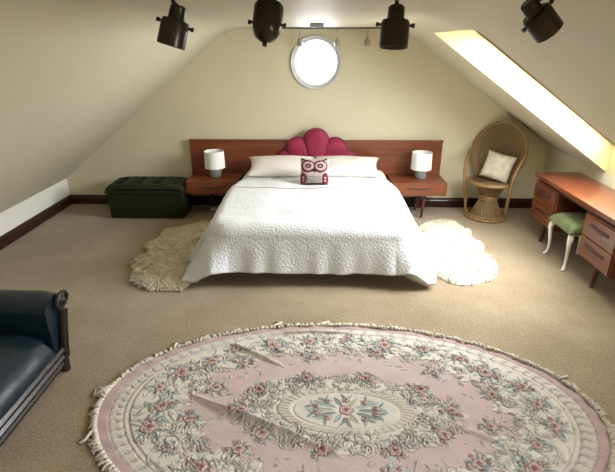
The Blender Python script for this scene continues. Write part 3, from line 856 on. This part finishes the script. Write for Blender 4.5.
# ------------------------------------------------------------------ oval rug
def oval_rug():
    a, b = 1.245, .725; XC, YC = .14, 1.865
    NR, NT = 300, 1150
    r = np.linspace(0, 1, NR+1)[1:]; t = np.linspace(0, 2*np.pi, NT, endpoint=False)
    Rg, Tg = np.meshgrid(r, t, indexing='ij')
    x = (a*Rg*np.cos(Tg)).ravel(); y = (b*Rg*np.sin(Tg)).ravel()
    x = np.append(x, 0); y = np.append(y, 0)
    e = np.sqrt((x/a)**2+(y/b)**2); ph = np.arctan2(y/b, x/a)
    N = len(x)
    pink = np.array([.52, .40, .37]); cream = np.array([.62, .58, .50]); teal = np.array([.27, .315, .305])
    blue = np.array([.38, .43, .42]); rose = np.array([.27, .13, .125]); green = np.array([.42, .44, .36]); mauve = np.array([.44, .31, .295]); rosel = np.array([.52, .33, .30])
    c = np.tile(pink, (N, 1)); h = np.zeros(N)
    def sm(lo, hi, v):
        q = np.clip((v-lo)/(hi-lo), 0, 1); return q*q*(3-2*q)
    def paint(mask, col, m=1.0):
        w_ = (mask*m)[:, None]; c[:] = c*(1-w_)+col*w_
    # wobbling coordinates for the scrolls
    wob = .022*np.sin(ph*11+.6)+.014*np.sin(ph*26)+.008*np.sin(ph*47+1)+.005*np.sin(ph*83)
    eo = e+wob
    # cream flower band inside the border lines
    band = sm(.635, .642, e+wob*1.6)*(1-sm(.865, .87, e))
    paint(band, cream)
    h += .004*band
    # border
    bd = sm(.87, .875, e)*(1-sm(.885, .89, e)); paint(bd, cream); h -= .003*np.exp(-((e-.868)/.004)**2)+.003*np.exp(-((e-.893)/.004)**2)
    bd2 = sm(.893, .896, e)*(1-sm(.945, .95, e)); paint(bd2, cream*.85+mauve*.15)
    paint(sm(.945, .95, e), mauve*.6+pink*.4); h -= .002*np.exp(-((e-.948)/.004)**2)
    # central medallion
    xm, ym = x-.0, y+.03
    em = np.sqrt((xm/.325)**2+(ym/.150)**2); pm = np.arctan2(ym/.15, xm/.325)
    lob = sm(1.0, .985, em/(1.62+.16*np.cos(pm*8)+.08*np.cos(pm*16+1)))
    paint(lob, cream*.97); h += .004*lob
    ringm = sm(.86, .88, em)*(1-sm(1.05, 1.07, em)); paint(ringm, cream*.8+np.array([.03, .02, 0])); h += .003*ringm
    for rr_ in (.82, 1.07): h -= .004*np.exp(-((em-rr_)/.02)**2)
    h -= .0025*ringm*(np.sin(pm*46+em*18) > 0)
    # generic scroll strokes
    R_ = np.random.default_rng(11)
    def near(x0, y0, rad): return np.nonzero((np.abs(x-x0) < rad) & (np.abs(y-y0) < rad))[0]
    def stroke_arc(x0, y0, rad, a0, a1, wd, col, hh=.004):
        idx = near(x0, y0, rad+wd*2)
        if len(idx) == 0: return
        dx = x[idx]-x0; dy = y[idx]-y0; rho = np.hypot(dx, dy); an = np.mod(np.arctan2(dy, dx)-a0, 2*np.pi)
        span = a1-a0
        taper = np.clip(1-np.abs(an/span-.5)*1.7, .15, 1)
        m_ = np.exp(-((rho-rad)/(wd*taper))**4)*(an < span)
        c[idx] = c[idx]*(1-m_[:, None])+col*m_[:, None]; h[idx] += hh*m_
        g = np.exp(-((np.abs(rho-rad)-wd*taper*1.15)/.0035)**2)*(an < span)
        h[idx] -= .0035*g; c[idx] *= (1-.20*g[:, None])
    def leaf(x0, y0, ang, L, W, col):
        idx = near(x0, y0, L*1.2)
        if len(idx) == 0: return
        dx = x[idx]-x0; dy = y[idx]-y0
        u = (dx*np.cos(ang)+dy*np.sin(ang))/L; v = (-dx*np.sin(ang)+dy*np.cos(ang))
        prof_ = np.where((u > 0) & (u < 1), W*np.sin(np.pi*np.clip(u, 0, 1)**.8), 1e-6)
        m_ = np.clip(1.3-(np.abs(v)/np.maximum(prof_, 1e-4))**4, 0, 1)*((u > 0) & (u < 1))
        rib = np.exp(-(v/.0022)**2)*m_
        c[idx] = c[idx]*(1-m_[:, None])+(col[None]*(1-.25*rib[:, None]))*m_[:, None]; h[idx] += .003*m_-.002*rib
    def rose_(x0, y0, s):
        idx = near(x0, y0, s*1.3)
        if len(idx) == 0: return
        dx = x[idx]-x0; dy = y[idx]-y0; rho = np.hypot(dx, dy)/s; an = np.arctan2(dy, dx)
        rim = .82+.18*np.abs(np.cos(an*2.5+x0*40))
        m_ = (rho < rim).astype(float)
        q = np.sin((rho-.12*np.cos(an*5))*13+an*1.0)
        col = np.where((q > .25)[:, None], cream*.62+rosel*.38, rosel*.72+cream*.1)
        col = np.where((rho < .32)[:, None], rose, col)
        col = np.where((rho > rim-.10)[:, None], rose*.7+mauve*.3, col)
        c[idx] = c[idx]*(1-m_[:, None])+col*m_[:, None]; h[idx] += .006*m_*(1-.5*rho)+.002*m_*q
        g = np.exp(-((rho-rim)/.08)**2); h[idx] -= .004*g
    def cluster(x0, y0, s, nleaf=9, nsmall=3):
        a0 = R_.uniform(0, 6.28)
        for k in range(nleaf+5):
            an = a0+2*np.pi*k/(nleaf+5)+R_.uniform(-.2, .2); L = s*R_.uniform(.8, 1.7)
            leaf(x0+np.cos(an)*s*.7, y0+np.sin(an)*s*.7, an+R_.uniform(-.4, .4), L, s*R_.uniform(.14, .26), [teal, blue, green, blue*1.25, teal][k % 5])
        for k in range(nsmall):
            an = a0+2*np.pi*k/nsmall+.5; rose_(x0+np.cos(an)*s*1.45, y0+np.sin(an)*s*1.2, s*.42)
        rose_(x0, y0, s)
    # acanthus scrolls through the cream band and around the medallion
    for k in range(900):
        an = R_.uniform(0, 6.283); ee = R_.uniform(.62, .86)
        x0, y0 = a*ee*np.cos(an), b*ee*np.sin(an); rad = R_.uniform(.012, .038); s0 = R_.uniform(0, 6.28)
        stroke_arc(x0, y0, rad, s0, s0+R_.uniform(1.4, 4.0), .006, [cream*1.12, blue*.6+cream*.45, cream*1.1, green*.5+cream*.55, cream*.94][k % 5])
    for k in range(520):
        an = R_.uniform(0, 6.283); ee = R_.uniform(1.10, 1.78)
        x0, y0 = .325*ee*np.cos(an), -.03+.15*ee*np.sin(an); rad = R_.uniform(.010, .032); s0 = R_.uniform(0, 6.28)
        stroke_arc(x0, y0, rad, s0, s0+R_.uniform(1.4, 4.0), .006, [cream*1.12, cream*.94, blue*.5+cream*.5, cream*1.05][k % 4])
    for k in range(170):        # vine in the outer border
        an = 2*np.pi*k/170; ee = .921+.012*(-1)**k
        s0 = an+(0 if k % 2 else np.pi)+.2
        stroke_arc(a*ee*np.cos(an), b*ee*np.sin(an), .019, s0, s0+3.3, .005, [cream*1.1, green*1.1, cream, blue][k % 4], .003)
    for k in range(26):
        an = 2*np.pi*k/26+.1; ee = .775+.03*np.sin(k*2.3)
        cluster(a*ee*np.cos(an), b*ee*np.sin(an), .030+.008*(k % 3), 8, 2)
    for k in range(12):
        an = 2*np.pi*k/12+.28; ee = .60+.035*(-1)**k
        cluster(a*ee*np.cos(an), b*ee*np.sin(an), .034, 14, 4)
    for k in range(10):
        an = 2*np.pi*k/10+.1; cluster(.325*1.62*np.cos(an), -.03+.15*1.72*np.sin(an), .036, 9, 3)
    for k in range(420):
        an = R_.uniform(0, 6.283); ee = R_.choice([R_.uniform(.50, .70), R_.uniform(.68, .86)])
        leaf(a*ee*np.cos(an), b*ee*np.sin(an), R_.uniform(0, 6.28), R_.uniform(.025, .055), R_.uniform(.004, .008), [teal, blue, green, cream*.9, mauve][k % 5])
    # inner medallion: ring of small flowers
    for k in range(10):
        an = 2*np.pi*k/10; 
        leaf(.06*np.cos(an), -.03+.03*np.sin(an), np.arctan2(.075*np.sin(an), .16*np.cos(an)), .13 if abs(np.cos(an)) > .5 else .075, .014, [teal, blue, green][k % 3])
        rose_(.155*np.cos(an+.31), -.03+.068*np.sin(an+.31), .019)
        leaf(.17*np.cos(an+.31), -.03+.075*np.sin(an+.31), an+.9, .05, .009, teal); leaf(.17*np.cos(an+.31), -.03+.075*np.sin(an+.31), an-.5, .05, .009, blue)
    rose_(0, -.03, .036)
    # pile mottling
    g = R_.normal(0, 1, N); c *= (1+.06*g)[:, None]
    c *= (1+.05*np.sin(x*23+2*np.sin(y*17))*np.sin(y*29+x*5))[:, None]
    # physical folds in the rug
    z = .010+h
    def ridge(pts, amp, wd):
        P = np.array(pts)-np.array([XC, YC]); best = np.full(N, 9.); tt = np.zeros(N); side = np.zeros(N); tot = len(P)-1
        for i in range(tot):
            p, q = P[i], P[i+1]; dxy = q-p; L2 = dxy@dxy
            u = np.clip(((x-p[0])*dxy[0]+(y-p[1])*dxy[1])/L2, 0, 1)
            dd = np.hypot(x-p[0]-u*dxy[0], y-p[1]-u*dxy[1]); upd = dd < best
            sgn = np.sign(dxy[0]*(y-p[1])-dxy[1]*(x-p[0]))
            best = np.where(upd, dd, best); tt = np.where(upd, (i+u)/tot, tt); side = np.where(upd, sgn, side)
        ta = np.clip(np.minimum(tt, 1-tt)*3.2, 0, 1)**.8
        w2 = np.where(side > 0, wd*1.5, wd*.9)*(1+.25*np.sin(tt*17))
        return amp*ta*np.exp(-(best/w2)**2)
    z += ridge([(-.70, 1.925), (-.52, 1.835), (-.30, 1.745), (-.06, 1.635), (.13, 1.54)], .027, .0095)
    z += ridge([(-.56, 2.36), (-.40, 2.27), (-.19, 2.15)], .020, .0095)
    z += ridge([(-.36, 2.47), (-.08, 2.51), (.38, 2.49)], .018, .010)
    z += ridge([(.60, 1.80), (.85, 1.66), (1.0, 1.56)], .010, .02)
    z += .006*sm(.93, 1., e)*np.sin(ph*31+2*np.sin(ph*7))*.7
    z = np.maximum(z, .004)
    # mesh
    me = bpy.data.meshes.new('oval_rug')
    me.vertices.add(N); me.vertices.foreach_set('co', np.column_stack([x, y, z]).astype(np.float32).ravel())
    i = np.arange(NR-1)[:, None]*NT; j = np.arange(NT)[None]; j2 = (j+1) % NT
    quads = np.stack([i+j, i+NT+j, i+NT+j2, i+j2], -1).reshape(-1, 4)
    jj = np.arange(NT); tris = np.stack([np.full(NT, N-1), jj, (jj+1) % NT], -1)
    loops = np.concatenate([quads.ravel(), tris.ravel()]).astype(np.int32)
    starts = np.concatenate([np.arange(len(quads))*4, len(quads)*4+np.arange(NT)*3]).astype(np.int32)
    me.loops.add(len(loops)); me.loops.foreach_set('vertex_index', loops)
    me.polygons.add(len(starts)); me.polygons.foreach_set('loop_start', starts)
    me.polygons.foreach_set('use_smooth', np.ones(len(starts), bool))
    me.update(calc_edges=True)
    at = me.color_attributes.new('pattern', 'FLOAT_COLOR', 'POINT')
    at.data.foreach_set('color', np.column_stack([np.clip(c, 0, 1), np.ones(N)]).astype(np.float32).ravel())
    m, nt, bs = new_mat('carved wool pile')
    an = nt.nodes.new('ShaderNodeAttribute'); an.attribute_name = 'pattern'
    nt.links.new(an.outputs['Color'], bs.inputs['Base Color']); bs.inputs['Roughness'].default_value = .95; bs.inputs['Specular IOR Level'].default_value = .1
    tc = nt.nodes.new('ShaderNodeTexCoord'); n3 = nt.nodes.new('ShaderNodeTexNoise'); n3.inputs['Scale'].default_value = 260
    bp = nt.nodes.new('ShaderNodeBump'); bp.inputs['Strength'].default_value = .35; bp.inputs['Distance'].default_value = .003
    nt.links.new(tc.outputs['Object'], n3.inputs['Vector']); nt.links.new(n3.outputs['Fac'], bp.inputs['Height']); nt.links.new(bp.outputs['Normal'], bs.inputs['Normal'])
    me.materials.append(m)
    root = thing('oval_rug', 'large oval carved pink and cream floral rug with folds and a fringe', 'rug', (XC, YC, 0), math.radians(-1.5))
    o = bpy.data.objects.new('pile', me); COL.objects.link(o); o.parent = root
    mb = MB(); rs = random.Random(4)
    for k in range(430):
        t_ = 2*PI*k/430+rs.uniform(-.004, .004)
        p = Vector((a*.992*math.cos(t_), b*.992*math.sin(t_), .014)); nrm = Vector((math.cos(t_)/a, math.sin(t_)/b, 0)).normalized()
        tg = Vector((-nrm.y, nrm.x, 0)); L = rs.uniform(.026, .048); sw = rs.uniform(-1.3, 1.3)
        if rs.random() < .04: L *= 1.8
        pts = [p, p+nrm*L*.35+tg*sw*L*.2+Vector((0, 0, .006)), p+nrm*L*.7+tg*sw*L*.6, p+nrm*L+tg*sw*L*rs.uniform(-.2, 1.4)]
        pts[2].z = .010; pts[3].z = .006
        mb.tube(pts, [.006, .0075, .008, .006], 5)
    f = mb.build('fringe', M['fringe'], root, angle=180); f['kind'] = 'stuff'; f['label'] = 'cream knotted fringe'
oval_rug()

# ------------------------------------------------------------------ spotlights
def spot(x, y, ztop, zc, aim, label, scale=.92, group='dark ceiling spotlights', knobdir=None, prof=None, topk=.050):
    """stem from the ceiling rail at (x,y) down to the housing centre; aim = direction the lamp points"""
    t = thing('ceiling_spotlight', label, 'spotlight', (x, y, ztop), 0, group)
    aim = Vector(aim).normalized()
    q = aim.to_track_quat('Z', 'Y').to_matrix().to_4x4()
    C0 = Vector((0, 0, zc-ztop)); s = scale
    T = Matrix.Translation(C0) @ q
    # z along aim: rear neck at negative z, bell at positive z
    MB().lathe(prof or [(.0, -.058), (.019, -.058), (.025, -.052), (.026, -.022), (.028, -.017), (.040, -.015), (.044, -.006), (.044, .062), (.041, .064), (.039, .056), (.032, .050), (0, .048)], 36,
               T=T @ Matrix.Scale(s, 4), cap=False).build('housing', M['bronze'], t)
    MB().lathe([(0, .0505), (.033, .0505), (.033, .052), (0, .053)], 28, T=T @ Matrix.Scale(s, 4), cap=False).build('lens', M['lens'], t)
    k = Vector(knobdir) if knobdir else Vector((1, 0, 0))
    k = (k-aim*k.dot(aim)).normalized()
    for sg in (-1, 1):
        p = C0 + k*sg*.041*s - aim*.002*s
        MB().tube([p, p+k*sg*.009*s, p+k*sg*.010*s, p+k*sg*.018*s], [.004*s, .004*s, .007*s, .007*s], 10).build('knob', M['bronzeknob'], t)
    top = C0 - aim*topk*s
    MB().tube([(0, 0, 0), (0, 0, top.z*.55), tuple(top)], [.0065*s, .0065*s, .008*s], 10).build('stem', M['bronzeknob'], t)
    MB().lathe([(.016*s, -.016*s), (.018*s, -.012*s), (.018*s, 0)], 20).build('rail_adapter', M['bronzeknob'], t)
    return t
YS = 1.46; ZRAIL = 1.828
ra = thing('lighting_track', 'near track on the ceiling carrying the four dark spotlights', 'track', (0, YS, 0))
MB().box(-.62, .78, -.014, .014, ZRAIL, ZC).build('rail', M['bronzeknob'], ra, bevel=.002)
spot(-.420, YS, ZRAIL, 1.747, (-.30, -.10, -1), 'leftmost large dark spotlight, hanging below the ceiling and aimed down')
spot(-.156, YS, ZRAIL, 1.752, (.10, .42, .9), 'large rounded dark spotlight second from left, seen from behind left of round window', topk=-.03,
     prof=[(0, -.072), (.007, -.072), (.008, -.060), (.018, -.056), (.034, -.044), (.043, -.025), (.046, 0), (.046, .050), (.042, .056), (.039, .050), (.032, .044), (0, .042)])
spot(.206, YS, ZRAIL, 1.745, (-.04, -.15, -1), 'large dark spotlight third from left, hanging straight down right of round window')
spot(.600, YS, ZRAIL, 1.768, (.78, .10, -.75), 'rightmost large dark spotlight, angled down toward the rooflight', knobdir=(1, .2, .8))
# far rail along the gable with three small spotlights
YB = 4.96
fr = thing('lighting_rail', 'thin dark rail along the top of the back wall above the round window', 'track', (.07, YB, 0))
MB().box(-.52, .50, -.008, .008, ZC-.012, ZC).build('rail', M['bronzeknob'], fr, bevel=.002)
def small(x, label):
    t = thing('small_spotlight', label, 'spotlight', (x, YB, ZC-.012), 0, 'small pale spotlights over the round window')
    MB().tube([(0, 0, 0), (0, 0, -.085)], .004, 8).build('stem', M['steel'], t)
    MB().lathe([(.0, -.155), (.024, -.155), (.028, -.150), (.028, -.112), (.018, -.100), (.014, -.078), (0, -.076)], 20, cap=False).build('housing', M['steel'], t)
    return t
small(-.215, 'small spotlight over the left side of the round window')
small(.148, 'small spotlight over the right side of the round window')
small(.442, 'small spotlight right of the round window, at the end of its rail')
bx_ = thing('junction_box', 'small grey box on the ceiling above the round window', 'junction box', (-.04, 3.95, ZC))
MB().box(-.052, .052, -.03, .03, -.028, 0).build('body', M['grey'], bx_, bevel=.004)
MB().box(-.042, .042, -.034, -.029, -.022, -.007).build('cover', M['steel'], bx_, bevel=.002)

print('mesh objects', len([o for o in bpy.data.objects if o.type == 'MESH']))
